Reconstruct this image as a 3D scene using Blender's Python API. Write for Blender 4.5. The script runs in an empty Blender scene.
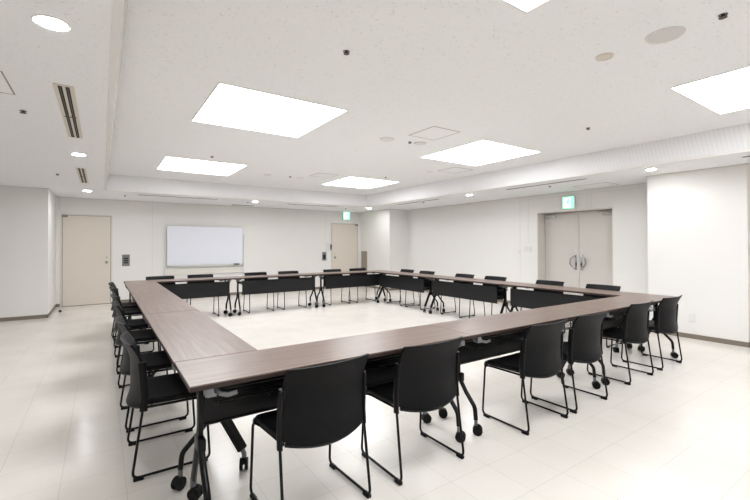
import bpy, bmesh, math, random
from mathutils import Vector, Matrix
PI = math.pi
random.seed(7)
S = bpy.context.scene
C = S.collection

# ------------------------------------------------------------------ camera
cd = bpy.data.cameras.new('camera')
cd.sensor_width = 36
cd.lens = 402.2584 / 750 * 36
cd.shift_y = -(250 - 241.3129) / 750
cd.clip_start = 0.02
cam = bpy.data.objects.new('camera', cd)
C.objects.link(cam)
_R = Matrix.Rotation(-0.5975, 3, 'Z') @ Matrix.Rotation(PI / 2 + 0.0087, 3, 'X') @ Matrix.Rotation(-0.0014, 3, 'Z')
cam.location = (0, 0, 1.3403)
cam.rotation_euler = _R.to_euler()
S.camera = cam

# ------------------------------------------------------------------ world and exposure
w = bpy.data.worlds.new('world')
S.world = w
w.use_nodes = True
w.node_tree.nodes['Background'].inputs[0].default_value = (0.9, 0.93, 1, 1)
w.node_tree.nodes['Background'].inputs[1].default_value = 0.3
S.view_settings.view_transform = 'Standard'
S.view_settings.look = 'None'
S.view_settings.gamma = 1
S.view_settings.use_curve_mapping = False
S.view_settings.exposure = 0.64
PANEL_W = 7.0          # emission of the ceiling light panels
DOWN_W = 125.0         # emission of the downlights

# ------------------------------------------------------------------ materials
def lin(c):
    return tuple(((x / 255) / 12.92 if x / 255 <= 0.04045 else (((x / 255) + 0.055) / 1.055) ** 2.4) for x in c) + (1,)

def new_mat(name):
    m = bpy.data.materials.new(name)
    m.use_nodes = True
    nt = m.node_tree
    return m, nt, nt.nodes['Principled BSDF']

def mat(name, rgb, rough=0.5, metal=0.0, var=0.06, scale=12, bump=0.0, spec=0.5, sheen=0.0, bscale=None, coord='Object'):
    m, nt, b = new_mat(name)
    N, L = nt.nodes, nt.links
    c = lin(rgb)
    tc = N.new('ShaderNodeTexCoord')
    nz = N.new('ShaderNodeTexNoise'); nz.inputs['Scale'].default_value = scale; nz.inputs['Detail'].default_value = 4
    L.new(tc.outputs[coord], nz.inputs['Vector'])
    mx = N.new('ShaderNodeMix'); mx.data_type = 'RGBA'
    mx.inputs['A'].default_value = tuple(x * (1 - var) for x in c[:3]) + (1,)
    mx.inputs['B'].default_value = tuple(min(1, x * (1 + var)) for x in c[:3]) + (1,)
    L.new(nz.outputs['Fac'], mx.inputs['Factor'])
    L.new(mx.outputs['Result'], b.inputs['Base Color'])
    b.inputs['Roughness'].default_value = rough
    b.inputs['Metallic'].default_value = metal
    b.inputs['Specular IOR Level'].default_value = spec
    if sheen:
        b.inputs['Sheen Weight'].default_value = sheen
        b.inputs['Sheen Roughness'].default_value = 0.3; b.inputs['Sheen Tint'].default_value = (.85, .87, 1, 1)
    if bump:
        n2 = N.new('ShaderNodeTexNoise'); n2.inputs['Scale'].default_value = bscale or scale * 8; n2.inputs['Detail'].default_value = 3
        L.new(tc.outputs[coord], n2.inputs['Vector'])
        bp = N.new('ShaderNodeBump'); bp.inputs['Strength'].default_value = bump; bp.inputs['Distance'].default_value = 0.002
        L.new(n2.outputs['Fac'], bp.inputs['Height'])
        L.new(bp.outputs['Normal'], b.inputs['Normal'])
    return m

def emit_mat(name, rgb, strength):
    m, nt, b = new_mat(name)
    b.inputs['Base Color'].default_value = lin(rgb)
    b.inputs['Emission Color'].default_value = lin(rgb)
    b.inputs['Emission Strength'].default_value = strength
    b.inputs['Roughness'].default_value = 0.4
    return m

def ceiling_mat():
    # rock-wool ceiling board: off-white with small scattered fissures
    m, nt, b = new_mat('ceiling_board')
    N, L = nt.nodes, nt.links
    tc = N.new('ShaderNodeTexCoord')
    n1 = N.new('ShaderNodeTexNoise'); n1.inputs['Scale'].default_value = 48; n1.inputs['Detail'].default_value = 5; n1.inputs['Roughness'].default_value = 0.65
    L.new(tc.outputs['Object'], n1.inputs['Vector'])
    r1 = N.new('ShaderNodeValToRGB')
    r1.color_ramp.elements[0].position = 0.30; r1.color_ramp.elements[0].color = (0.70, 0.69, 0.68, 1)
    r1.color_ramp.elements[1].position = 0.40; r1.color_ramp.elements[1].color = lin((247, 247, 248))
    L.new(n1.outputs['Fac'], r1.inputs['Fac'])
    L.new(r1.outputs['Color'], b.inputs['Base Color'])
    bp = N.new('ShaderNodeBump'); bp.inputs['Strength'].default_value = 0.25; bp.inputs['Distance'].default_value = 0.003
    L.new(n1.outputs['Fac'], bp.inputs['Height'])
    L.new(bp.outputs['Normal'], b.inputs['Normal'])
    b.inputs['Roughness'].default_value = 0.9
    return m

def floor_mat():
    m, nt, b = new_mat('vinyl_floor_tile')
    N, L = nt.nodes, nt.links
    tc = N.new('ShaderNodeTexCoord')
    mp = N.new('ShaderNodeMapping'); mp.inputs['Location'].default_value = (-0.12, -1.345, 0)
    L.new(tc.outputs['Object'], mp.inputs['Vector'])
    br = N.new('ShaderNodeTexBrick')
    br.offset = 0; br.squash = 1
    br.inputs['Scale'].default_value = 1.0
    br.inputs['Brick Width'].default_value = 0.304
    br.inputs['Row Height'].default_value = 0.304
    br.inputs['Mortar Size'].default_value = 0.0012
    br.inputs['Mortar Smooth'].default_value = 0.2
    br.inputs['Color1'].default_value = lin((236, 231, 225))
    br.inputs['Color2'].default_value = lin((233, 228, 221))
    br.inputs['Mortar'].default_value = lin((205, 198, 189))
    L.new(mp.outputs['Vector'], br.inputs['Vector'])
    nz = N.new('ShaderNodeTexNoise'); nz.inputs['Scale'].default_value = 2.2; nz.inputs['Detail'].default_value = 6
    L.new(tc.outputs['Object'], nz.inputs['Vector'])
    rp = N.new('ShaderNodeValToRGB')
    rp.color_ramp.elements[0].position = 0.3; rp.color_ramp.elements[0].color = (0.965, 0.958, 0.945, 1)
    rp.color_ramp.elements[1].position = 0.7; rp.color_ramp.elements[1].color = (1, 1, 1, 1)
    L.new(nz.outputs['Fac'], rp.inputs['Fac'])
    mx = N.new('ShaderNodeMix'); mx.data_type = 'RGBA'; mx.blend_type = 'MULTIPLY'; mx.inputs['Factor'].default_value = 1
    L.new(br.outputs['Color'], mx.inputs['A']); L.new(rp.outputs['Color'], mx.inputs['B'])
    L.new(mx.outputs['Result'], b.inputs['Base Color'])
    mr = N.new('ShaderNodeMapRange'); mr.inputs['To Min'].default_value = 0.14; mr.inputs['To Max'].default_value = 0.26
    L.new(nz.outputs['Fac'], mr.inputs['Value']); L.new(mr.outputs['Result'], b.inputs['Roughness'])
    n3 = N.new('ShaderNodeTexNoise'); n3.inputs['Scale'].default_value = 5; n3.inputs['Detail'].default_value = 2
    L.new(tc.outputs['Object'], n3.inputs['Vector'])
    bp = N.new('ShaderNodeBump'); bp.inputs['Strength'].default_value = 0.10; bp.inputs['Distance'].default_value = 0.01
    L.new(n3.outputs['Fac'], bp.inputs['Height']); L.new(bp.outputs['Normal'], b.inputs['Normal'])
    return m

def wood_mat():
    m, nt, b = new_mat('walnut_laminate')
    N, L = nt.nodes, nt.links
    tc = N.new('ShaderNodeTexCoord')
    mp = N.new('ShaderNodeMapping'); mp.inputs['Scale'].default_value = (1.2, 26, 26)
    L.new(tc.outputs['Object'], mp.inputs['Vector'])
    nz = N.new('ShaderNodeTexNoise'); nz.inputs['Scale'].default_value = 1.6; nz.inputs['Detail'].default_value = 7; nz.inputs['Roughness'].default_value = 0.62
    nz.inputs['Distortion'].default_value = 0.4
    L.new(mp.outputs['Vector'], nz.inputs['Vector'])
    rp = N.new('ShaderNodeValToRGB')
    e = rp.color_ramp.elements
    e[0].position = 0.28; e[0].color = lin((100, 83, 75))
    e[1].position = 0.72; e[1].color = lin((136, 116, 104))
    x = e.new(0.5); x.color = lin((118, 99, 90))
    L.new(nz.outputs['Fac'], rp.inputs['Fac']); L.new(rp.outputs['Color'], b.inputs['Base Color'])
    b.inputs['Roughness'].default_value = 0.3
    return m

def ribbed_mat():
    # white cove facing pressed with fine upright ribs (object x runs along the strip)
    m, nt, b = new_mat('ribbed_cove')
    N, L = nt.nodes, nt.links
    tc = N.new('ShaderNodeTexCoord')
    sx = N.new('ShaderNodeSeparateXYZ'); L.new(tc.outputs['Object'], sx.inputs['Vector'])
    ad = N.new('ShaderNodeMath'); ad.operation = 'ADD'
    L.new(sx.outputs['X'], ad.inputs[0]); L.new(sx.outputs['Y'], ad.inputs[1])
    mu = N.new('ShaderNodeMath'); mu.operation = 'MULTIPLY'; mu.inputs[1].default_value = 2 * PI / 0.045
    L.new(ad.outputs[0], mu.inputs[0])
    si = N.new('ShaderNodeMath'); si.operation = 'SINE'; L.new(mu.outputs[0], si.inputs[0])
    mr = N.new('ShaderNodeMapRange'); mr.inputs['From Min'].default_value = -1
    L.new(si.outputs[0], mr.inputs['Value'])
    rp = N.new('ShaderNodeValToRGB')
    rp.color_ramp.elements[0].position = 0.0; rp.color_ramp.elements[0].color = lin((237, 237, 239))
    rp.color_ramp.elements[1].position = 0.5; rp.color_ramp.elements[1].color = lin((242, 242, 244))
    L.new(mr.outputs['Result'], rp.inputs['Fac']); L.new(rp.outputs['Color'], b.inputs['Base Color'])
    bp = N.new('ShaderNodeBump'); bp.inputs['Strength'].default_value = 0.1; bp.inputs['Distance'].default_value = 0.003
    L.new(mr.outputs['Result'], bp.inputs['Height']); L.new(bp.outputs['Normal'], b.inputs['Normal'])
    b.inputs['Roughness'].default_value = 0.7
    return m

M = dict(
    ceiling=ceiling_mat(), floor=floor_mat(), wood=wood_mat(), ribbed=ribbed_mat(),
    wall=mat('wall_paper', (240, 238, 235), 0.85, var=0.012, scale=3, bump=0.25, bscale=260),
    wallgroove=mat('wall_joint', (226, 224, 219), 0.8),
    ledge=mat('white_paint', (236, 234, 231), 0.6, var=0.01),
    coveshade=mat('cove_side_shade', (196, 192, 188), 0.7),  # shade on the left cove face, put into its colour as grey
    closer=mat('silver_paint', (186, 184, 180), 0.4, metal=0.3),
    base=mat('brown_vinyl_baseboard', (132, 122, 110), 0.5),
    edge=mat('dark_edge_band', (56, 44, 40), 0.5, spec=0.3),
    fabric=mat('black_fabric', (14, 14, 16), 0.5, var=0.14, scale=60, bump=0.3, bscale=900, spec=0.15, sheen=0.045),
    plastic=mat('black_plastic', (12, 12, 13), 0.42, var=0.1, spec=0.2),
    steel=mat('black_painted_steel', (8, 8, 9), 0.3, var=0.1, spec=0.22),
    panel=mat('charcoal_panel', (24, 24, 26), 0.5, spec=0.3, var=0.08, bump=0.2),
    rubber=mat('black_rubber', (10, 10, 11), 0.6, spec=0.25),
    alu=mat('grey_cast_metal', (122, 122, 124), 0.38, metal=0.3),
    chrome=mat('chrome', (200, 200, 202), 0.16, metal=1.0),
    door=mat('beige_painted_door', (226, 217, 205), 0.5, var=0.015, scale=4),
    ddoor=mat('greige_painted_door', (214, 209, 204), 0.5, var=0.015, scale=4),
    frame=mat('door_frame_paint', (226, 223, 215), 0.5, var=0.02),
    darkgap=mat('dark_gap', (60, 55, 50), 0.8),
    board=mat('whiteboard_enamel', (240, 243, 253), 0.25, var=0.006, scale=2),
    boardrail=mat('aluminium_rail', (232, 232, 230), 0.45),
    beige=mat('beige_metal', (233, 230, 222), 0.5),
    taupe=mat('taupe_panel', (158, 150, 136), 0.6),
    greyplate=mat('grey_plate', (128, 128, 130), 0.45),
    black=mat('black_slot', (16, 15, 14), 0.7),
    brass=mat('grille_bar', (74, 62, 48), 0.45),
    white=mat('white_plastic', (232, 231, 228), 0.45, var=0.01),
    speaker=mat('speaker_mesh', (218, 215, 212), 0.8, var=0.05, scale=200),
    cream=mat('cream_plastic', (220, 213, 200), 0.5, var=0.02),
    knob=mat('satin_knob', (170, 165, 155), 0.3, metal=0.8),
    lamp=emit_mat('lit_diffuser', (248, 250, 252), PANEL_W),
    down=emit_mat('lit_downlight', (250, 250, 252), DOWN_W),
    signwhite=emit_mat('lit_sign_white', (205, 255, 232), 1.15),
    signgreen=emit_mat('lit_sign_green', (110, 222, 175), 1.1),
)

# ------------------------------------------------------------------ helpers
def link(name, bm, m, parent=None, smooth=False, loc=None, mats=None):
    me = bpy.data.meshes.new(name)
    bmesh.ops.recalc_face_normals(bm, faces=bm.faces)
    bm.to_mesh(me); bm.free()
    for q in (mats or [m]):
        me.materials.append(q)
    if smooth:
        me.polygons.foreach_set('use_smooth', [True] * len(me.polygons))
        me.set_sharp_from_angle(angle=math.radians(38))
    o = bpy.data.objects.new(name, me)
    C.objects.link(o)
    if parent: o.parent = parent
    if loc: o.location = loc
    return o

def tag(o, label=None, cat=None, group=None, kind=None):
    if label: o['label'] = label
    if cat: o['category'] = cat
    if group: o['group'] = group
    if kind: o['kind'] = kind
    return o

def thing(name, label, cat, loc=(0, 0, 0), rotz=0, group=None):
    o = bpy.data.objects.new(name, None)
    o.empty_display_size = 0.1
    C.objects.link(o)
    o.location = loc; o.rotation_euler = (0, 0, rotz)
    return tag(o, label, cat, group)

def copy_tree(o, parent=None):
    c = o.copy(); C.objects.link(c)
    if parent: c.parent = parent
    for ch in list(o.children): copy_tree(ch, c)
    return c

def box(bm, x0, x1, y0, y1, z0, z1, mi=0, bev=0.0):
    r = bmesh.ops.create_cube(bm, size=1)
    vs = r['verts']
    for v in vs:
        v.co = Vector(((x0 + x1) / 2 + v.co.x * (x1 - x0), (y0 + y1) / 2 + v.co.y * (y1 - y0), (z0 + z1) / 2 + v.co.z * (z1 - z0)))
    fs = set(f for v in vs for f in v.link_faces)
    for f in fs: f.material_index = mi
    if bev:
        es = set(e for v in vs for e in v.link_edges)
        bmesh.ops.bevel(bm, geom=list(es), offset=bev, segments=2, affect='EDGES', profile=0.5)
    return bm

def cyl(bm, p0, p1, r0, r1=None, seg=16, mi=0):
    p0, p1 = Vector(p0), Vector(p1)
    d = p1 - p0
    q = Vector((0, 0, 1)).rotation_difference(d.normalized()).to_matrix().to_4x4()
    T = Matrix.Translation((p0 + p1) / 2) @ q
    r = bmesh.ops.create_cone(bm, cap_ends=True, segments=seg, radius1=r0, radius2=r0 if r1 is None else r1, depth=d.length, matrix=T)
    for f in set(f for v in r['verts'] for f in v.link_faces): f.material_index = mi
    return bm

def lathe(bm, prof, seg=24, origin=(0, 0, 0), mi=0):
    # prof: list of (r, z)
    o = Vector(origin); rings = []
    for r, z in prof:
        if r < 1e-6: rings.append([bm.verts.new(o + Vector((0, 0, z)))])
        else: rings.append([bm.verts.new(o + Vector((r * math.cos(2 * PI * k / seg), r * math.sin(2 * PI * k / seg), z))) for k in range(seg)])
    for a, b in zip(rings, rings[1:]):
        for k in range(seg):
            q = [a[k % len(a)], a[(k + 1) % len(a)], b[(k + 1) % len(b)], b[k % len(b)]]
            q = list(dict.fromkeys(q))
            if len(q) >= 3:
                f = bm.faces.new(q); f.material_index = mi
    return bm

def fillet(pts, rad, n=6):
    pts = [Vector(p) for p in pts]; out = [pts[0]]
    for i in range(1, len(pts) - 1):
        a, b, c = pts[i - 1], pts[i], pts[i + 1]
        u, v = (a - b), (c - b)
        ang = u.angle(v)
        if abs(ang - PI) < 0.02: out.append(b); continue
        t = min(rad / math.tan(ang / 2), u.length * 0.45, v.length * 0.45)
        p, q = b + u.normalized() * t, b + v.normalized() * t
        for k in range(n + 1):
            s = k / n
            out.append((1 - s) ** 2 * p + 2 * s * (1 - s) * b + s * s * q)
    out.append(pts[-1])
    return out

def tube(bm, pts, r, seg=10, rad=0.03, ry=None, side=None, n=6):
    P = fillet(pts, rad, n) if rad else [Vector(p) for p in pts]
    ry = ry or r
    up = Vector(side) if side else Vector((1, 0, 0))
    rings = []
    for i, p in enumerate(P):
        d = (P[min(i + 1, len(P) - 1)] - P[max(i - 1, 0)]).normalized()
        s = up - d * up.dot(d)
        if s.length < 1e-3: s = Vector((0, 1, 0)) - d * d.y
        s.normalize(); t = d.cross(s)
        rings.append([bm.verts.new(p + s * r * math.cos(2 * PI * k / seg) + t * ry * math.sin(2 * PI * k / seg)) for k in range(seg)])
    for a, b in zip(rings, rings[1:]):
        for k in range(seg): bm.faces.new((a[k], a[(k + 1) % seg], b[(k + 1) % seg], b[k]))
    bm.faces.new(rings[0]); bm.faces.new(rings[-1])
    return bm

def B(): return bmesh.new()

def quad(bm, pts, mi=0):
    f = bm.faces.new([bm.verts.new(p) for p in pts]); f.material_index = mi
    return f

# ------------------------------------------------------------------ room dimensions
XL, XR = -4.2, 7.69          # left end, right wall
YF, YB = -2.75, 11.106       # wall behind the camera, far wall
ZC, ZT = 2.394, 2.70         # lower ceiling, recessed ceiling
XP, YP = -0.813, 9.559       # corner of the left projecting wall
XCN, YN0, YN1 = 6.956, 1.60, 2.76   # near projection of right wall
XCF, YC = 6.985, 9.505       # far projection of right wall
RX0, RX1, RY0, RY1 = 0.078, 6.045, -1.0, 9.27   # recess opening, lower edge
TAP = 0.042
DY0, DY1, DX, DH = 3.61, 5.15, 7.95, 2.02       # double door opening

# ---- floor
bm = B(); box(bm, XL - .15, XR + .6, YF - .15, YB + .15, -0.12, 0)
tag(link('floor', bm, M['floor']), 'pale cream square vinyl tile floor with a soft gloss', 'floor', kind='structure')

# ---- walls
T = 0.15
bm = B(); box(bm, XP - T, XR, YB, YB + T, 0, ZT + .1)
tag(link('wall_back', bm, M['wall']), 'off-white far wall behind the whiteboard', 'wall', kind='structure')
bm = B()
box(bm, XL, XP, YP, YB + T, 0, ZT + .1)
tag(link('wall_left', bm, M['wall']), 'off-white wall block projecting beside the left door', 'wall', kind='structure')
bm = B(); box(bm, XL - T, XL, YF, YB + T, 0, ZT + .1)
tag(link('wall_side', bm, M['wall']), 'off-white side wall beyond the left edge of the view', 'wall', kind='structure')
bm = B(); box(bm, XL - T, XR + .6, YF - T, YF, 0, ZT + .1)
tag(link('wall_front', bm, M['wall']), 'off-white wall behind the viewer', 'wall', kind='structure')
bm = B()
box(bm, XR, XR + .45, YF, DY0, 0, ZT + .1)
box(bm, XR, XR + .45, DY1, YB + T, 0, ZT + .1)
box(bm, XR, XR + .45, DY0, DY1, DH, ZT + .1)
box(bm, DX + .06, XR + .45, DY0, DY1, 0, DH)
box(bm, XCN, XR, YN0, YN1, 0, ZT)
box(bm, XCF, XR, YC, YB, 0, ZT)
tag(link('wall_right', bm, M['wall']), 'off-white right wall with two projecting bays and a recessed doorway', 'wall', kind='structure')

# ---- ceiling : recessed field, lower border slab
bm = B()
box(bm, RX0 - .3, RX1 + .3, RY0 - .3, RY1 + .3, ZT, ZT + .1)
box(bm, XL - T, RX0 - .02, YF - T, YB + T, ZC, ZC + .05)
box(bm, RX1 + .02, XR + .45, YF - T, YB + T, ZC, ZC + .05)
box(bm, RX0 - .02, RX1 + .02, RY1 + .02, YB + T, ZC, ZC + .05)
box(bm, RX0 - .02, RX1 + .02, YF - T, RY0 - .02, ZC, ZC + .05)
tag(link('ceiling', bm, M['ceiling']), 'speckled off-white board ceiling with a long shallow recess', 'ceiling', kind='structure')
# cove facing round the recess, leaning slightly inward towards the top
bm = B()
lo = [(RX0, RY0), (RX1, RY0), (RX1, RY1), (RX0, RY1)]
hi = [(RX0 + TAP, RY0 + TAP), (RX1 - TAP, RY0 + TAP), (RX1 - TAP, RY1 - TAP), (RX0 + TAP, RY1 - TAP)]
ot = [(RX0 - .04, RY0 - .04), (RX1 + .04, RY0 - .04), (RX1 + .04, RY1 + .04), (RX0 - .04, RY1 + .04)]
zl = ZC - 0.004
for i in range(4):
    j = (i + 1) % 4
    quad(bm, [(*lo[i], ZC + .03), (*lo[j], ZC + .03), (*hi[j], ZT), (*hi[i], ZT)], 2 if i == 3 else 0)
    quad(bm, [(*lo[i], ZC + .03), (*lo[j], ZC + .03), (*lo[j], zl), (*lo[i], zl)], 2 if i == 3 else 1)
    quad(bm, [(*lo[i], zl), (*lo[j], zl), (*ot[j], zl), (*ot[i], zl)], 1)
    quad(bm, [(*ot[i], zl), (*ot[j], zl), (*ot[j], ZT + .02), (*ot[i], ZT + .02)], 1)
bmesh.ops.remove_doubles(bm, verts=bm.verts, dist=1e-5)
tag(link('trim_1', bm, None, mats=[M['ribbed'], M['ledge'], M['coveshade']]), 'white ribbed cove facing around the ceiling recess', 'ceiling trim', kind='structure')

# thin shadow trim where ceiling meets walls
def strip_run(bm, pts, z0, z1, t):
    # pts: wall-foot polyline, room on the left of travel
    for a, b in zip(pts, pts[1:]):
        a, b = Vector(a), Vector(b); d = (b - a).normalized(); n = Vector((-d.y, d.x))
        p = [a - d * t, b + d * t, b + d * t + n * t, a - d * t + n * t]
        lo_ = [bm.verts.new((q.x, q.y, z0)) for q in p]; hi_ = [bm.verts.new((q.x, q.y, z1)) for q in p]
        bm.faces.new(lo_); bm.faces.new(hi_)
        for i in range(4): bm.faces.new((lo_[i], lo_[(i + 1) % 4], hi_[(i + 1) % 4], hi_[i]))
run_r = [(XCN, YN0 - .0), (XCN, YN1), (XR, YN1), (XR, YC), (XCF, YC), (XCF, YB), (XP, YB), (XP, YP), (XL, YP)]
bm = B(); strip_run(bm, [(XR, YF), (XR, YN0)] , ZC - .012, ZC - .001, .008); strip_run(bm, [(XR, YN0)] + run_r, ZC - .012, ZC - .001, .008)
tag(link('trim_2', bm, M['wallgroove']), 'thin grey edge trim where walls meet the ceiling', 'ceiling trim', kind='structure')
HB = 0.065
bm = B(); strip_run(bm, [(XR, YF), (XR, YN0), (XCN, YN0), (XCN, YN1), (XR, YN1), (XR, DY0)], 0, HB, .007)
strip_run(bm, [(XR, DY1), (XR, YC), (XCF, YC), (XCF, YB)], 0, HB, .007)
tag(link('baseboard_right', bm, M['base']), 'brown vinyl baseboard along the right wall', 'baseboard', kind='structure')
bm = B(); strip_run(bm, [(XCF, YB), (6.93, YB)], 0, HB, .007); strip_run(bm, [(5.88, YB), (.235, YB)], 0, HB, .007); strip_run(bm, [(-.75, YB), (XP, YB)], 0, HB, .007)
tag(link('baseboard_back', bm, M['base']), 'brown vinyl baseboard along the far wall', 'baseboard', kind='structure')
bm = B(); strip_run(bm, [(XP, YB), (XP, YP), (XL, YP), (XL, YF)], 0, HB, .007)
tag(link('baseboard_left', bm, M['base']), 'brown vinyl baseboard along the left projecting wall', 'baseboard', kind='structure')
bm = B(); strip_run(bm, [(XL, YF), (XR, YF)], 0, HB, .007)
tag(link('baseboard_front', bm, M['base']), 'brown vinyl baseboard on the wall behind the viewer', 'baseboard', kind='structure')

# wall panel joints
def joints(name, rects, label):
    bm = B()
    for r in rects: box(bm, *r)
    tag(link(name, bm, M['wallgroove']), label, 'wall joint', kind='structure')
g = .0025
joints('trim_3', [(1.02, 1.028, YB - g, YB, HB, ZC), (-.76, -.752, YB - g, YB, 2.1, ZC),
                  (5.70, 5.708, YB - g, YB, HB, ZC), (6.935, 6.943, YB - g, YB, 2.08, ZC)], 'thin upright panel joints on the far wall')
joints('trim_4', [(XR - g, XR, 5.57, 5.577, HB, ZC), (XR - g, XR, 5.36, 5.367, 1.35, ZC), (XR - g, XR, 4.0, 4.007, DH + .02, ZC), (XR - g, XR, 4.075, 4.08, DH + .02, ZC - .05), (XR - g, XR, 3.03, 3.037, HB, ZC),
                  (XR - g, XR, 3.03, 5.57, ZC - .075, ZC - .07), (XR - g, XR, 2.86, 2.866, HB, ZC)], 'thin panel joints around the double doorway')

# ---- single doors on the far wall
def single_door(name, x0, x1, knob_x, closer_x, label, hinge_top=True):
    root = tag(bpy.data.objects.new(name, None), label, 'door', kind='structure'); C.objects.link(root)
    root.location = ((x0 + x1) / 2, YB, 0)
    h = (x1 - x0) / 2; y = 0
    bm = B(); f = .028
    box(bm, -h - f, -h - .004, y - .022, y, 0, 2.0 + f, 0, .003); box(bm, h + .004, h + f, y - .022, y, 0, 2.0 + f, 0, .003)
    box(bm, -h - .004, h + .004, y - .022, y, 2.004, 2.0 + f, 0, .003)
    link('door_frame', bm, M['frame'], root)
    bm = B(); box(bm, -h - .004, h + .004, y - .006, y, 0, 2.004)
    link('shadow_gap', bm, M['darkgap'], root)
    bm = B(); box(bm, -h + .003, h - .003, y - .018, y - .006, .008, 1.997, 0, .002)
    lf = link('door_leaf', bm, M['door'], root)
    bm = B(); kx = knob_x - (x0 + x1) / 2
    cyl(bm, (kx, y - .018, .95), (kx, y - .026, .95), .032)
    cyl(bm, (kx, y - .026, .95), (kx, y - .05, .95), .012)
    lathe_k = B(); lathe(lathe_k, [(0, .035), (.02, .03), (.028, .015), (.024, 0), (0, 0)])
    lathe_k.transform(Matrix.Translation((kx, y - .045, .95)) @ Matrix.Rotation(PI / 2, 4, 'X'))
    me = bpy.data.meshes.new('t'); lathe_k.to_mesh(me); bm.from_mesh(me); lathe_k.free(); bpy.data.meshes.remove(me)
    cyl(bm, (kx, y - .018, 1.06), (kx, y - .024, 1.06), .016)
    tag(link('door_knob', bm, M['knob'], lf, smooth=True), 'round metal knob with keyhole plate')
    bm = B(); cx = closer_x - (x0 + x1) / 2
    box(bm, cx - .05, cx + .05, y - .045, y - .018, 1.955, 2.005, 0, .004)
    link('door_closer', bm, M['greyplate'], root)
    return root
single_door('door_1', -.70, .18, .10, -.66, 'beige flush door at the left end of the far wall')
single_door('door_2', 5.94, 6.86, 6.03, 6.82, 'beige flush door at the right end of the far wall under the exit sign')

# ---- recessed double door
root = tag(bpy.data.objects.new('door_3', None), 'pair of greige doors recessed in the right wall', 'door', kind='structure'); C.objects.link(root)
root.location = (DX, (DY0 + DY1) / 2, 0)
hw = (DY1 - DY0) / 2
bm = B()
box(bm, -.26, .055, -hw + .0, -hw + .014, 0, DH); box(bm, -.26, .055, hw - .014, hw, 0, DH); box(bm, -.26, .055, -hw + .014, hw - .014, DH - .014, DH)
link('door_frame', bm, M['frame'], root)
bm = B(); box(bm, .03, .055, -hw + .014, hw - .014, 0, DH - .014)
link('shadow_gap', bm, M['darkgap'], root)
for s in (-1, 1):
    y0, y1 = (s * .004, s * (hw - .02)); y0, y1 = min(y0, y1), max(y0, y1)
    bm = B(); box(bm, -.005, .03, y0, y1, .008, DH - .022, 0, .003)
    lf = link('door_leaf', bm, M['ddoor'], root)
    bm = B(); yh = s * .105
    tube(bm, [(-.006, yh - s * .03, 1.12), (-.055, yh - s * .02, 1.10), (-.06, yh + s * .045, 1.06), (-.06, yh + s * .055, .95), (-.055, yh - s * .02, .86), (-.006, yh - s * .03, .84)], .013, 10, .04, side=(0, 1, 0), ry=.018)
    box(bm, -.010, -.004, yh - s * .05 - .012, yh - s * .05 + .03, .82, 1.14, 0, .002)
    tag(link('pull_handle', bm, M['chrome'], lf, smooth=True), 'curved metal pull handle')
    bm = B(); yc = s * (hw - .18)
    box(bm, -.06, -.006, yc - .11, yc + .11, 1.90, 1.955, 0, .005)
    box(bm, -.07, -.058, yc - s * .30 - .1, yc + .0 + .1, 1.962, 1.975, 0, .002)
    link('door_closer', bm, M['closer'], lf)
bm = B(); cyl(bm, (-.004, .055, 1.22), (-.02, .055, 1.22), .022); cyl(bm, (-.02, .055, 1.22), (-.026, .055, 1.22), .012)
tag(link('deadbolt', bm, M['white'], root, smooth=True), 'round pale lock above the left pull handle')

# ------------------------------------------------------------------ ceiling fittings
def light_panel(x, y, label):
    t = thing('ceiling_light', label, 'ceiling light', (x, y, ZT), 0, 'square recessed light panels')
    h = .625
    bm = B()
    for a in (-1, 1):
        box(bm, a * h - .012 * (a > 0) - 0 * (a < 0), a * h + .012 * (a < 0), -h, h, -.006, .0) if False else None
    box(bm, -h, -h + .012, -h, h, -.006, 0); box(bm, h - .012, h, -h, h, -.006, 0)
    box(bm, -h + .012, h - .012, -h, -h + .012, -.006, 0); box(bm, -h + .012, h - .012, h - .012, h, -.006, 0)
    link('frame', bm, M['white'], t)
    bm = B(); box(bm, -h + .012, h - .012, -h + .012, h - .012, -.004, 0)
    link('diffuser', bm, M['lamp'], t)
    return t
LX = (1.43, 4.70); LY = (.815, 4.12, 7.50)
light_labels = {
    (0, 0): 'square light panel cut by the top edge, nearest on the left side of the recess',
    (1, 0): 'square light panel cut by the right edge, nearest on the right side of the recess',
    (0, 1): 'largest square light panel in view, upper left above the tables',
    (1, 1): 'square light panel in the middle row, on the right side of the recess',
    (0, 2): 'square light panel above the whiteboard end, left of the far pair',
    (1, 2): 'square light panel near the far right corner, above the beige exit door'}
for i, x in enumerate(LX):
    for j, y in enumerate(LY):
        light_panel(x, y, light_labels[(i, j)])

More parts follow.
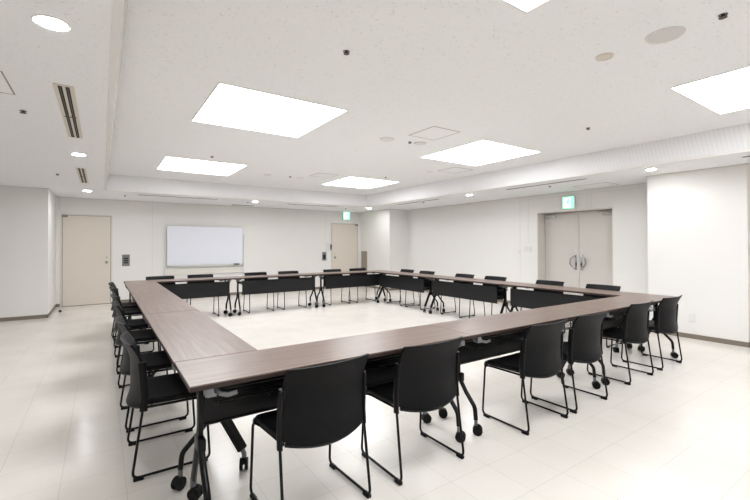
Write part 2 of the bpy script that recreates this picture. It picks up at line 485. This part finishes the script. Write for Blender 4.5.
def downlight(x, y, label):
    t = thing('downlight', label, 'downlight', (x, y, ZC), 0, 'round recessed downlights')
    bm = B(); lathe(bm, [(.059, -.003), (.071, -.006), (.075, 0)], 32)
    link('trim_ring', bm, M['white'], t, smooth=True)
    bm = B(); lathe(bm, [(0, -.004), (.059, -.004), (.059, 0)], 32)
    link('lamp', bm, M['down'], t)
for x, y, l in [(-.198, 2.43, 'round downlight in the upper left corner, the largest in view'),
                (-.22, 5.78, 'round downlight just past the near double-slot vent'),
                (-.23, 9.56, 'round downlight nearest the beige door on the left'),
                (3.09, 9.72, 'round downlight in the border above the far wall, between slot vents'),
                (6.39, 9.68, 'round downlight near the far right corner by the exit door'),
                (6.43, 5.90, 'round downlight over the middle of the right wall'),
                (6.38, 2.48, 'round downlight beside the near bay of the right wall'),
                (-.21, -.90, 'unseen downlight added for brightness behind the viewer at the left border'),  # from here on: out-of-view lamps added to brighten the foreground
                (-2.3, -.90, 'unseen downlight added for brightness in the left part of the room, behind the viewer'),
                (-2.3, 2.44, 'unseen downlight added for brightness in the left part of the room beside the viewer'),
                (-2.3, 5.78, 'unseen downlight added for brightness in the left part of the room near the projecting wall'),
                (3.09, -1.9, 'unseen downlight added for brightness in the middle of the border behind the viewer'),
                (6.38, -.90, 'unseen downlight added for brightness at the right border behind the viewer')]:
    downlight(x, y, l)

def sprinkler(x, y, z, label, r=.023):
    t = thing('sprinkler_head', label, 'sprinkler', (x, y, z), 0, 'small dark sprinkler heads')
    bm = B(); lathe(bm, [(r * 1.05, 0), (r * 1.0, -.003), (r * .7, -.004), (r * .7, 0)], 20)
    link('escutcheon', bm, M['alu'], t, smooth=True)
    bm = B(); lathe(bm, [(0, 0), (.010, -.001), (.010, -.010), (r * .5, -.011), (r * .9, -.015), (r * .9, -.018), (0, -.019)], 20)
    link('nozzle', bm, M['brass'], t, smooth=True)
for x, y, z, l in [(-.51, 4.15, ZC, 'sprinkler head left of the near double-slot vent'),
                   (-.54, 7.55, ZC, 'sprinkler head left of the far double-slot vent'),
                   (.41, 10.0, ZC, 'sprinkler head in the border just right of the left door'),
                   (2.98, 9.95, ZC, 'sprinkler head beside the downlight above the whiteboard end'),
                   (6.6, 7.56, ZC, 'sprinkler head beside the far slot vent on the right border'),
                   (6.68, 4.21, ZC, 'sprinkler head in the border above the double doors'),
                   (5.86, 10.11, ZC, 'sprinkler head just above the far exit sign'),
                   (1.42, 2.44, ZT, 'sprinkler head in front of the largest light panel, near the top'),
                   (3.37, 4.13, ZT, 'sprinkler head next to the square hatch in the recess'),
                   (4.69, 2.47, ZT, 'sprinkler head between the two right light panels'),
                   (3.04, .80, ZT, 'sprinkler head in the top right corner by the round speaker'),
                   (1.40, 6.5, ZT, 'sprinkler head between the two left light panels'),
                   (3.10, 7.55, ZT, 'sprinkler head between the two far light panels'),
                   (4.72, 6.55, ZT, 'sprinkler head in front of the far right light panel')]:
    sprinkler(x, y, z, l)

def disc(name, label, cat, x, y, z, r, m, m2=None, part='grille'):
    t = thing(name, label, cat, (x, y, z))
    bm = B(); lathe(bm, [(r * .9, -.003), (r * .97, -.009), (r, -.004), (r, 0)], 36); link('rim', bm, M['white'] if m2 is None else m2, t, smooth=True)
    bm = B(); lathe(bm, [(0, -.008), (r * .6, -.007), (r * .9, -.003)], 36); link(part, bm, m, t, smooth=True)
disc('ceiling_speaker', 'round grey ceiling speaker near the top right corner', 'speaker', 3.02, 1.09, ZT, .108, M['speaker'])
disc('heat_detector', 'small cream round detector left of the ceiling speaker', 'detector', 3.00, 1.46, ZT, .058, M['cream'], M['cream'], 'cover')
disc('blank_cover', 'flat white round cap left of the square ceiling hatch', 'cover', 3.03, 4.18, ZT, .095, M['white'], None, 'cover')
disc('blank_cover', 'flat white round cap behind the sprinkler by the square hatch', 'cover', 3.52, 4.10, ZT, .085, M['white'], None, 'cover')
disc('blank_cover', 'small white round cap in the recess before the far left light', 'cover', 2.65, 7.60, ZT, .075, M['white'], None, 'cover')
disc('blank_cover', 'small white round cap near the far wall side of the recess', 'cover', 3.30, 7.55, ZT, .075, M['white'], None, 'cover')
disc('smoke_detector', 'white round smoke detector beside the middle right light panel', 'detector', 5.05, 5.60, ZT, .055, M['white'], None, 'cover')

def hatch(x, y, z, wx, wy, label):
    t = thing('ceiling_hatch', label, 'ceiling hatch', (x, y, z), 0)
    bm = B(); a, b, k = wx / 2, wy / 2, .008
    box(bm, -a, a, -b, -b + k, -.003, 0); box(bm, -a, a, b - k, b, -.003, 0)
    box(bm, -a, -a + k, -b + k, b - k, -.003, 0); box(bm, a - k, a, -b + k, b - k, -.003, 0)
    link('frame', bm, M['taupe'], t)
    bm = B(); box(bm, -a + k, a - k, -b + k, b - k, -.002, 0); link('panel', bm, M['ceiling'], t)
hatch(3.36, 3.65, ZT, .43, .46, 'square ceiling hatch between the middle light panels')
hatch(3.60, 7.07, ZT, .42, .42, 'square ceiling hatch in front of the far right light panel')
hatch(5.34, 5.24, ZT, .45, .44, 'square ceiling hatch beyond the middle right light panel')
hatch(-.73, 3.5, ZC, .46, .46, 'square ceiling hatch with grey frame at the left edge')
hatch(7.3, 3.72, ZC, .45, .6, 'square ceiling hatch above the double doors')

def slot_vent(x, y, wx, wy, label, nslots=1, along='x'):
    t = thing('slot_vent', label, 'air vent', (x, y, ZC), 0, 'linear slot air vents')
    a, b = wx / 2, wy / 2
    bm = B(); box(bm, -a, a, -b, b, -.006, 0)
    link('frame', bm, M['cream'] if nslots == 2 else M['white'], t)
    bm = B()
    if along == 'y':
        for k in range(nslots):
            cx = (k - (nslots - 1) / 2) * wx * .36
            wslot = wx * .10 if nslots == 2 else wx * .3
            box(bm, cx - wslot, cx + wslot, -b + .02, b - .02, -.008, -.006)
    else:
        box(bm, -a + .02, a - .02, -b * (.85 if wy > .08 else .6), b * (.85 if wy > .08 else .6), -.008, -.006)
    link('slot', bm, M['black'], t)
    bm = B()
    if along == 'y':
        for k in range(nslots):
            cx = (k - (nslots - 1) / 2) * wx * .36
            box(bm, cx - .003, cx + .003, -b + .02, b - .02, -.011, -.008)
        if nslots == 2: box(bm, -wx * .36, wx * .36, -.006, .006, -.012, -.008)
    else:
        box(bm, -a + .02, a - .02, -.002, .002, -.011, -.008)
    link('grille_bar', bm, M['brass'], t)
slot_vent(-.21, 4.10, .112, 1.55, 'double-slot air vent between the two nearest left downlights', 2, 'y')
slot_vent(-.235, 7.55, .112, 1.55, 'double-slot air vent between the two farther left downlights', 2, 'y')
slot_vent(1.42, 9.68, 1.6, .06, 'long slot vent in the border above the whiteboard', 1, 'x')
slot_vent(4.65, 9.75, 1.45, .06, 'long slot vent in the border left of the far exit sign', 1, 'x')
slot_vent(3.09, 10.74, .6, .10, 'short dark slot vent close to the far wall above the whiteboard', 1, 'x')
slot_vent(6.41, 7.58, .06, 1.55, 'long slot vent at the far end of the right border', 1, 'y')
slot_vent(6.38, 4.15, .06, 1.55, 'long slot vent in the border near the double doors', 1, 'y')
slot_vent(6.38, .75, .06, 1.55, 'slot vent cut by the right edge beside the near bay', 1, 'y')

# ------------------------------------------------------------------ exit signs (running-man pictogram)
def exit_sign(loc, rotz, label):
    # local: face looks to -y, width along x
    t = thing('exit_sign', label, 'exit sign', loc, rotz, 'green emergency exit signs')
    w_, h_ = .115, .115
    bm = B(); box(bm, -w_ - .01, w_ + .01, -.06, 0, -h_ - .01, h_ + .01, 0, .006); link('housing', bm, M['greyplate'] if False else M['white'], t)
    bm = B(); box(bm, -w_, w_, -.064, -.06, -h_, h_); link('face', bm, M['signgreen'], t)
    bm = B(); y = -.0655
    def poly(pts): quad(bm, [(px * .92, y, pz * .92) for px, pz in pts])
    # white doorway
    poly([(-.108, -.108), (.108, -.108), (.108, .108), (-.108, .108)])
    link('sign_field', bm, M['signwhite'], t)
    bm = B(); y = -.067
    def poly(pts): quad(bm, [(px * .92, y, pz * .92) for px, pz in pts])
    for k in range(1): 
        c = [(.012 + .020 * math.cos(a * PI / 8), .072 + .020 * math.sin(a * PI / 8)) for a in range(16)]
        poly(c)
    poly([(-.022, .045), (.022, .048), (.012, -.015), (-.028, -.010)])      # torso
    poly([(.018, .048), (.060, .022), (.054, .008), (.012, .030)])          # front arm
    poly([(-.018, .045), (-.062, .020), (-.056, .008), (-.014, .026)])      # rear arm
    poly([(.010, -.012), (.045, -.040), (.032, -.052), (-.012, -.018)])     # front thigh
    poly([(.045, -.040), (.050, -.086), (.036, -.086), (.031, -.048)])      # front shin
    poly([(-.028, -.008), (-.048, -.050), (-.034, -.058), (-.010, -.016)])  # rear thigh
    poly([(-.048, -.050), (-.088, -.062), (-.084, -.076), (-.036, -.062)])  # rear shin
    poly([(.070, .100), (.104, .100), (.104, -.104), (.070, -.104)])        # door post
    link('running_figure', bm, M['signgreen'], t)
    return t
exit_sign((6.43, YB, 2.26), 0, 'green lit exit sign above the beige door in the far right corner')
exit_sign((XR, 4.42, 2.17), -PI / 2, 'green lit exit sign above the greige double doors')

# ------------------------------------------------------------------ whiteboard on the far wall
t = thing('whiteboard', 'white wall-mounted whiteboard with side rails and a marker tray', 'whiteboard', (2.25, YB, 0))
bm = B(); box(bm, -.91, .91, -.085, -.062, .845, 1.805, 0, .004); link('writing_surface', bm, M['board'], t)
bm = B()
box(bm, -.925, .925, -.088, -.06, .832, .846, 0, .003); box(bm, -.925, .925, -.088, -.06, 1.804, 1.818, 0, .003)
box(bm, -.925, -.909, -.088, -.06, .846, 1.804, 0, .003); box(bm, .909, .925, -.088, -.06, .846, 1.804, 0, .003)
link('frame', bm, M['boardrail'], t)
bm = B(); box(bm, -.70, .56, -.135, -.088, .80, .812, 0, .003); box(bm, -.70, .56, -.138, -.132, .80, .826, 0, .002)
link('marker_tray', bm, M['white'], t)
for s in (-1, 1):
    bm = B(); box(bm, s * .955 - .014, s * .955 + .014, -.06, 0, .56, 1.62, 0, .004); box(bm, s * .955 - .02, s * .955 + .02, -.07, 0, 1.30, 1.34)
    link('side_rail', bm, M['boardrail'], t)
bm = B(); box(bm, -.94, .94, -.05, 0, .60, .76, 0, .006); link('lower_panel', bm, M['beige'], t)
bm = B(); box(bm, -.07, .07, -.013, .018, 0, .035, 0, .006)
e = thing('whiteboard_eraser', 'dark eraser lying at the right end of the whiteboard tray', 'eraser', (3.0, YB - .113, .8125))
link('handle', bm, M['plastic'], e)
bm = B(); box(bm, .58 - .0, .80, -.135, -.088, .80, .812, 0, .003); link('marker_tray', bm, M['white'], t)

# ------------------------------------------------------------------ small wall fittings
def plate(name, label, cat, loc, rotz, w_, h_, m, parts=(), th=.012, group=None):
    t = thing(name, label, cat, loc, rotz, group)
    bm = B(); box(bm, -w_ / 2, w_ / 2, -th, 0, -h_ / 2, h_ / 2, 0, min(.003, th / 3)); link('cover_plate', bm, m, t)
    for nm, x0, x1, z0, z1, mm in parts:
        bm = B(); box(bm, x0, x1, -th - .006, -th, z0, z1, 0, .0015); link(nm, bm, mm, t)
    return t
kp = [('switch', -.045, .045, .03, .06, M['black']), ('switch', -.045, .045, -.02, .01, M['black']), ('switch', -.045, .045, -.07, -.04, M['black']), ('name_strip', -.05, .05, .085, .11, M['alu'])]
plate('control_panel', 'grey control panel with black switches right of the left door', 'control panel', (.48, YB, .985), 0, .155, .27, M['greyplate'], kp)
plate('control_panel', 'grey control panel with dark screen left of the far right door', 'control panel', (5.665, YB, .99), 0, .14, .26, M['greyplate'], [('screen', -.04, .04, -.08, .05, M['black'])])
plate('door_lock_reader', 'narrow dark grey lock box on the frame of the far right door', 'lock box', (5.885, YB - .022, 1.27), 0, .05, .18, M['greyplate'], [('keypad', -.016, .016, -.02, .06, M['black'])], .02)
plate('intercom', 'pale grey intercom plate above the far right control panel', 'intercom', (5.79, YB, 1.26), 0, .10, .26, M['boardrail'], [('handset', -.03, .01, -.10, .10, M['white'])])
plate('light_switch', 'wide white switch plate on the right wall left of the double doors', 'light switch', (XR, 5.38, 1.24), -PI / 2, .18, .12, M['boardrail'],
      [('rocker', -.075, -.03, -.035, .035, M['white']), ('rocker', -.02, .02, -.035, .035, M['white']), ('rocker', .03, .075, -.035, .035, M['white'])])
plate('light_switch', 'small low switch plate at the wall joint left of the double doors', 'light switch', (XR, 5.60, 1.18), -PI / 2, .075, .05, M['boardrail'], [('rocker', -.02, .02, -.015, .015, M['white'])])
plate('wall_outlet', 'white power outlet low on the near bay of the right wall', 'outlet', (XCN, 2.20, .30), -PI / 2, .075, .12, M['white'],
      [('socket', -.02, .02, .01, .04, M['ledge']), ('socket', -.02, .02, -.04, -.01, M['ledge'])])
plate('wall_cabinet', 'taupe flush cabinet panel low on the far right bay by the door', 'wall cabinet', (XCF, 10.87, .60), -PI / 2, .33, 1.08, M['taupe'], [('latch', .10, .12, .2, .26, M['alu'])], .012)
# small floor stop beside the left wall corner
t = thing('door_stop', 'tiny dark door stop on the floor by the left door', 'door stop', (-.68, 10.25, 0))
bm = B(); lathe(bm, [(0, 0), (.022, 0), (.022, .03), (.014, .04), (0, .04)], 16); link('stopper', bm, M['rubber'], t, smooth=True)

# ------------------------------------------------------------------ tables
TL, TD, TH = 1.785, .4478, .72
def caster_bm(): 
    bm = B()
    for s in (-1, 1):
        cyl(bm, (s * .006, -.012, .034), (s * .023, -.012, .034), .034, None, 20)
        cyl(bm, (s * .022, -.012, .034), (s * .0245, -.012, .034), .016, .010, 16)
    # hood
    for i in range(7):
        a0, a1 = math.radians(-10 + i * 25), math.radians(-10 + (i + 1) * 25)
        q = []
        for a in (a0, a1):
            q.append((math.cos(a) * .037, math.sin(a) * .037))
        vs = []
        for (yy, zz) in q:
            for xx in (-.006, .006): vs.append(bm.verts.new((xx, -.012 + yy * .9, .034 + zz)))
        bm.faces.new((vs[0], vs[1], vs[3], vs[2]))
    cyl(bm, (0, 0, .06), (0, 0, .075), .011, None, 12)
    return bm
def make_table(label):
    t = thing('folding_table', label, 'table', (0, 0, 0), 0, 'walnut folding tables in a square')
    h = TL / 2 - .001; d = TD / 2
    bm = B(); box(bm, -h, h, -d, d, TH - .006, TH, 0, .0015)
    top = link('tabletop', bm, M['wood'], t)
    bm = B(); box(bm, -h, h, -d, d, TH - .026, TH - .0061, 0, .002)
    link('edge_band', bm, M['edge'], top)
    # modesty panel on the inner side
    bm = B()
    ph = TL / 2 - .125
    box(bm, -ph, ph, d - .078, d - .066, .385, .656, 0, .004)
    box(bm, -ph, ph, d - .090, d - .064, .385, .392); box(bm, -ph, ph, d - .090, d - .066, .649, .656)
    mp = link('modesty_panel', bm, M['panel'], t)
    for s in (-1, 1):
        bm = B(); box(bm, s * (ph - .06) - .012, s * (ph - .06) + .012, d - .10, d - .078, .60, .694, 0, .002)
        link('panel_hanger', bm, M['plastic'], mp)
    # long tubes under the top and wire shelf
    bm = B()
    tube(bm, [(-TL / 2 + .07, 0.005, .618), (TL / 2 - .07, 0.005, .618)], .016, 12, 0)
    tag(link('cross_beam', bm, M['steel'], t, smooth=True), 'black steel beam under the tabletop')
    bm = B()
    sx = TL / 2 - .14
    for yy in (-.13, -.09, -.05, -.01, .03, .07, .11):
        tube(bm, [(-sx, yy, .585), (sx, yy, .585)], .0035, 6, 0)
    for k in range(7):
        xx = -sx + 2 * sx * k / 6
        tube(bm, [(xx, -.14, .60), (xx, -.14, .580), (xx, .12, .580), (xx, .12, .62)], .0035, 6, .015, side=(1, 0, 0), n=3)
    tube(bm, [(-sx, -.14, .60), (sx, -.14, .60)], .0045, 8, 0)
    link('wire_shelf', bm, M['steel'], t, smooth=True)
    # side arms of the folding mechanism
    for s in (-1, 1):
        x = s * (TL / 2 - .085)
        bm = B()
        box(bm, x - .016, x + .016, -d + .035, d - .09, .668, .693, 0, .004)
        box(bm, x - .022, x + .022, -.045, .05, .635, .668, 0, .006)
        cyl(bm, (x - .028, -.0, .645), (x + .028, 0, .645), .022, None, 18)
        br = link('pivot_bracket', bm, M['alu'], t, smooth=True)
        bm = B(); box(bm, x - .020, x + .020, -d + .004, -d + .055, .655, .694, 0, .006)
        box(bm, x - s * .020 - .03, x - s * .020 + .012, -d + .012, -d + .05, .650, .668, 0, .005)
        tag(link('end_bracket', bm, M['alu'], t, smooth=True), 'light grey cast bracket')
        bm = B(); tube(bm, [(x - s * .03, -d + .05, .676), (x - s * .05, -d + .03, .655), (x - s * .085, -d + .022, .645), (x - s * .125, -d + .022, .650)], .006, 8, .02, ry=.011, side=(0, 1, 0))
        tag(link('release_lever', bm, M['alu'], br, smooth=True), 'light grey curved release lever')
        bm = B()
        box(bm, x - .012, x + .012, -.024, .024, .36, .65, 0, .005)
        box(bm, x - .019, x + .019, -.055, .045, .335, .400, 0, .008)
        link('column', bm, M['steel'], t, smooth=True)
        # straight flat leg to the inner side
        bm = B()
        tube(bm, [(x, .0, .44), (x, .160, .118)], .014, 8, 0, ry=.030)
        lg = link('leg', bm, M['steel'], t, smooth=True)
        bm = B(); tube(bm, [(x, .157, .122), (x, .170, .088), (x, .170, .066)], .016, 10, .01, ry=.014)
        tag(link('leg_socket', bm, M['alu'], lg, smooth=True), 'light grey metal end socket')
        bm = caster_bm(); bm.transform(Matrix.Translation((x, .170, 0)) @ Matrix.Rotation(random.uniform(.6, 1.5), 4, 'Z'))
        link('caster', bm, M['rubber'], lg, smooth=True)
        # curved leg to the outer side
        bm = B()
        tube(bm, [(x, -.01, .375), (x, -.085, .275), (x, -.170, .190), (x, -.178, .105)], .0165, 12, .07, ry=.014, n=8)
        lg = link('leg', bm, M['steel'], t, smooth=True)
        bm = B(); tube(bm, [(x, -.178, .112), (x, -.178, .064)], .0125, 12, 0)
        tag(link('leg_socket', bm, M['alu'], lg, smooth=True), 'light grey metal end socket')
        bm = caster_bm(); bm.transform(Matrix.Translation((x, -.178, 0)) @ Matrix.Rotation(random.uniform(.6, 1.5), 4, 'Z'))
        link('caster', bm, M['rubber'], lg, smooth=True)
    return t
X0, Y0 = .3213, 1.912
X1, Y1 = X0 + 3 * TL, Y0 + 2 * TD + 3 * 1.79
tables = []
def place(lst_pos):
    pass
near_l = ['walnut folding table at the near left corner, closest to the viewer', 'walnut folding table in the middle of the near row', 'walnut folding table at the right end of the near row']
far_l = ['walnut folding table at the left end of the far row, by the whiteboard', 'walnut folding table in the middle of the far row', 'walnut folding table at the right end of the far row']
left_l = ['walnut folding table of the left column butted against the near row', 'walnut folding table in the middle of the left column', 'walnut folding table of the left column next to the far row']
right_l = ['walnut folding table of the right column next to the near row', 'walnut folding table in the middle of the right column', 'walnut folding table of the right column next to the far row']
proto_t = make_table(near_l[0])
first = True
def put_table(x, y, rz, label):
    global first
    o = proto_t if first else copy_tree(proto_t)
    first = False
    o.location = (x, y, 0); o.rotation_euler = (0, 0, rz); o['label'] = label
for k in range(3): put_table(X0 + TL * (k + .5), Y0 + TD / 2, 0, near_l[k])
for k in range(3): put_table(X0 + TL * (k + .5), Y1 - TD / 2, PI, far_l[k])
for k in range(3): put_table(X0 + TD / 2 - .001, Y0 + TD + .004 + 1.789 * (k + .5), -PI / 2, left_l[k])
for k in range(3): put_table(X1 - TD / 2, Y0 + TD + 1.79 * (k + .5), PI / 2, right_l[k])

# ------------------------------------------------------------------ chairs (front looks to +y, origin on the floor)
def shell(bm, W, z0, z1, th, nu=16, nv=14):
    def prof(v, u):
        # v 0 bottom .. 1 top ; u -1..1
        z = z0 + (z1 - z0) * v
        lean = -.150 - .014 * v - .054 * max(0, (v - .58) / .42) ** 1.8 - .02 * max(0, (.25 - v) / .25) ** 2
        bulge = (.050 - .012 * v) * (1 - u * u)
        half = W / 2
        # rounded outline
        if v > .9: half -= .003 * ((v - .9) / .1) ** 2
        if v < .12: half -= .014 * ((.12 - v) / .12) ** 2
        zz = z - (0) - (.028 * (1 - u * u) if v < .10 else .028 * (1 - u * u) * max(0, (.5 - v) / .5))
        return Vector((u * half, lean - bulge, zz))
    F, K = [], []
    for j in range(nv + 1):
        rf, rk = [], []
        for i in range(nu + 1):
            u, v = -1 + 2 * i / nu, j / nv
            p = prof(v, u)
            rf.append(bm.verts.new(p + Vector((0, th / 2, 0)))); rk.append(bm.verts.new(p - Vector((0, th / 2, 0))))
        F.append(rf); K.append(rk)
    for j in range(nv):
        for i in range(nu):
            bm.faces.new((F[j][i], F[j][i + 1], F[j + 1][i + 1], F[j + 1][i]))
            bm.faces.new((K[j][i], K[j + 1][i], K[j + 1][i + 1], K[j][i + 1]))
    for j in range(nv):
        bm.faces.new((F[j][0], F[j + 1][0], K[j + 1][0], K[j][0])); bm.faces.new((F[j][nu], K[j][nu], K[j + 1][nu], F[j + 1][nu]))
    for i in range(nu):
        bm.faces.new((F[0][i], K[0][i], K[0][i + 1], F[0][i + 1])); bm.faces.new((F[nv][i], F[nv][i + 1], K[nv][i + 1], K[nv][i]))
    es = [e for e in bm.edges if len(e.link_faces) == 2 and e.calc_face_angle(0) > 1.0]
    bmesh.ops.bevel(bm, geom=es, offset=th * .35, segments=2, affect='EDGES', profile=.5)

def make_chair():
    t = thing('conference_chair', 'x', 'chair', (0, 0, 0), 0, 'black sled-base chairs around the tables')
    # seat pad with waterfall front, rounded corners
    bm = B()
    nx, ny = 12, 12
    def sp(u, v, top):
        hw = .238 - .012 * (1 - v) ** 2
        x = u * hw; y = -.150 + v * .375
        corner = max(0, abs(u) - .8) / .2
        y2 = y - (.03 * corner ** 2 if v > .85 else 0)
        z = .438 - .010 * (1 - u * u) * (1 - abs(2 * v - 1) ** 3) - .028 * max(0, (v - .8) / .2) ** 2 + .006 * (1 - v)
        return Vector((x, y2, z if top else z - .034))
    G = [[[bm.verts.new(sp(-1 + 2 * i / nx, j / ny, tp)) for i in range(nx + 1)] for j in range(ny + 1)] for tp in (1, 0)]
    for j in range(ny):
        for i in range(nx):
            bm.faces.new((G[0][j][i], G[0][j][i + 1], G[0][j + 1][i + 1], G[0][j + 1][i]))
            bm.faces.new((G[1][j][i], G[1][j + 1][i], G[1][j + 1][i + 1], G[1][j][i + 1]))
    for j in range(ny):
        for i in (0, nx): bm.faces.new((G[0][j][i], G[0][j + 1][i], G[1][j + 1][i], G[1][j][i]))
        
    for i in range(nx):
        for j in (0, ny): bm.faces.new((G[0][j][i], G[0][j][i + 1], G[1][j][i + 1], G[1][j][i]))
    bmesh.ops.recalc_face_normals(bm, faces=bm.faces)
    es = [e for e in bm.edges if len(e.link_faces) == 2 and e.calc_face_angle(0) > 1.0]
    bmesh.ops.bevel(bm, geom=es, offset=.011, segments=3, affect='EDGES', profile=.5)
    link('seat', bm, M['fabric'], t, smooth=True)
    # backrest shell
    bm = B(); shell(bm, .462, .415, .770, .016)
    bk = link('backrest', bm, M['fabric'], t, smooth=True)
    # lower lip of the back shell
    bm = B()
    n = 16
    pts = []
    for i in range(n + 1):
        u = -1 + 2 * i / n
        pts.append((u * .218, -.163 - .052 * (1 - u * u) + .0, .405 - .028 * (1 - u * u)))
    tube(bm, pts, .010, 8, 0, ry=.016, side=(0, 0, 1))
    link('back_rim', bm, M['plastic'], bk, smooth=True)
    # sled legs
    for s in (-1, 1):
        x = s * .245
        bm = B()
        tube(bm, [(s * .240, -.160, .640), (s * .240, -.150, .46), (x, -.212, .0165), (x, .205, .0165), (x - s * .004, .182, .398), (x - s * .022, .12, .396), (x - s * .03, -.14, .396)], .0075, 10, .035)
        lg = link('leg', bm, M['steel'], t, smooth=True)
        for yy in (-.180, .165):
            bm = B(); box(bm, x - .012, x + .012, yy - .026, yy + .026, 0, .020, 0, .004)
            link('glide', bm, M['rubber'], lg)
        # side bracket of the back
        bm = B()
        tube(bm, [(s * .234, -.164, .665), (s * .238, -.158, .60), (s * .239, -.150, .46), (s * .240, -.156, .385)], .0125, 10, .05, ry=.021)
        link('back_bracket', bm, M['plastic'], t, smooth=True)
    bm = B()
    tube(bm, [(-.225, .145, .396), (.225, .145, .396)], .0075, 8, 0, side=(0, 1, 0))
    tube(bm, [(-.222, -.11, .396), (.222, -.11, .396)], .0075, 8, 0, side=(0, 1, 0))
    link('cross_bar', bm, M['steel'], t, smooth=True)
    return t
proto_c = make_chair()
cfirst = True
def put_chair(x, y, rz, label):
    global cfirst
    o = proto_c if cfirst else copy_tree(proto_c)
    cfirst = False
    o.location = (x, y, 0); o.rotation_euler = (0, 0, rz); o['label'] = label
near_lab = ['black sled-base chair nearest the viewer, at the left end of the near row',
            'black sled-base chair second from the left along the near row',
            'black sled-base chair third from the left in the near row, right of the seam leg',
            'black sled-base chair fourth from the left along the near row',
            'black sled-base chair in the near row just before the rightmost one',
            'black sled-base chair at the far right end of the near row, by the wall outlet']
for (x, y, a), l in zip([(.922, 1.975, .055), (1.63, 1.985, 0), (2.73, 1.945, 0), (3.36, 1.955, .01), (4.415, 2.015, 0), (5.175, 2.025, -.01)], near_lab):
    put_chair(x, y, a, l)
left_lab = ['black sled-base chair on the left side nearest the viewer', 'black sled-base chair second nearest along the left side',
            'black sled-base chair third nearest along the left side', 'black sled-base chair fourth nearest along the left side',
            'black sled-base chair on the left side, next to last before the far corner', 'black sled-base chair on the left side closest to the beige door']
for (y, a, x), l in zip([(2.91, 0, .36), (3.64, .03, .35), (4.72, 0, .345), (5.48, .02, .35), (6.5, 0, .35), (7.2, -.05, .35)], left_lab):
    put_chair(x, y, -PI / 2 + a, l)
far_lab = ['dark chair at the left end of the far row, beneath the whiteboard',
           'dark chair second from the left in the far row, below the whiteboard',
           'dark chair third from the left in the far row, just right of the whiteboard',
           'dark chair fourth from the left along the far row',
           'dark chair in the far row, next to last before the far right corner',
           'dark chair at the right end of the far row, by the beige door']
for x, l in zip([.895, 1.585, 2.655, 3.37, 4.45, 5.145], far_lab): put_chair(x, 8.11, PI, l)
right_lab = ['dark chair of the right side in front of the double doors, nearest the viewer',
             'dark chair of the right side at the left edge of the double doors',
             'dark chair of the right side, third counted from the near end',
             'dark chair of the right side, fourth counted from the near end',
             'dark chair of the right side, next to last before the far corner',
             'dark chair of the right side closest to the far corner']
for y, l in zip([2.875, 3.685, 4.735, 5.47, 6.56, 7.24], right_lab): put_chair(5.62, y, PI / 2, l)
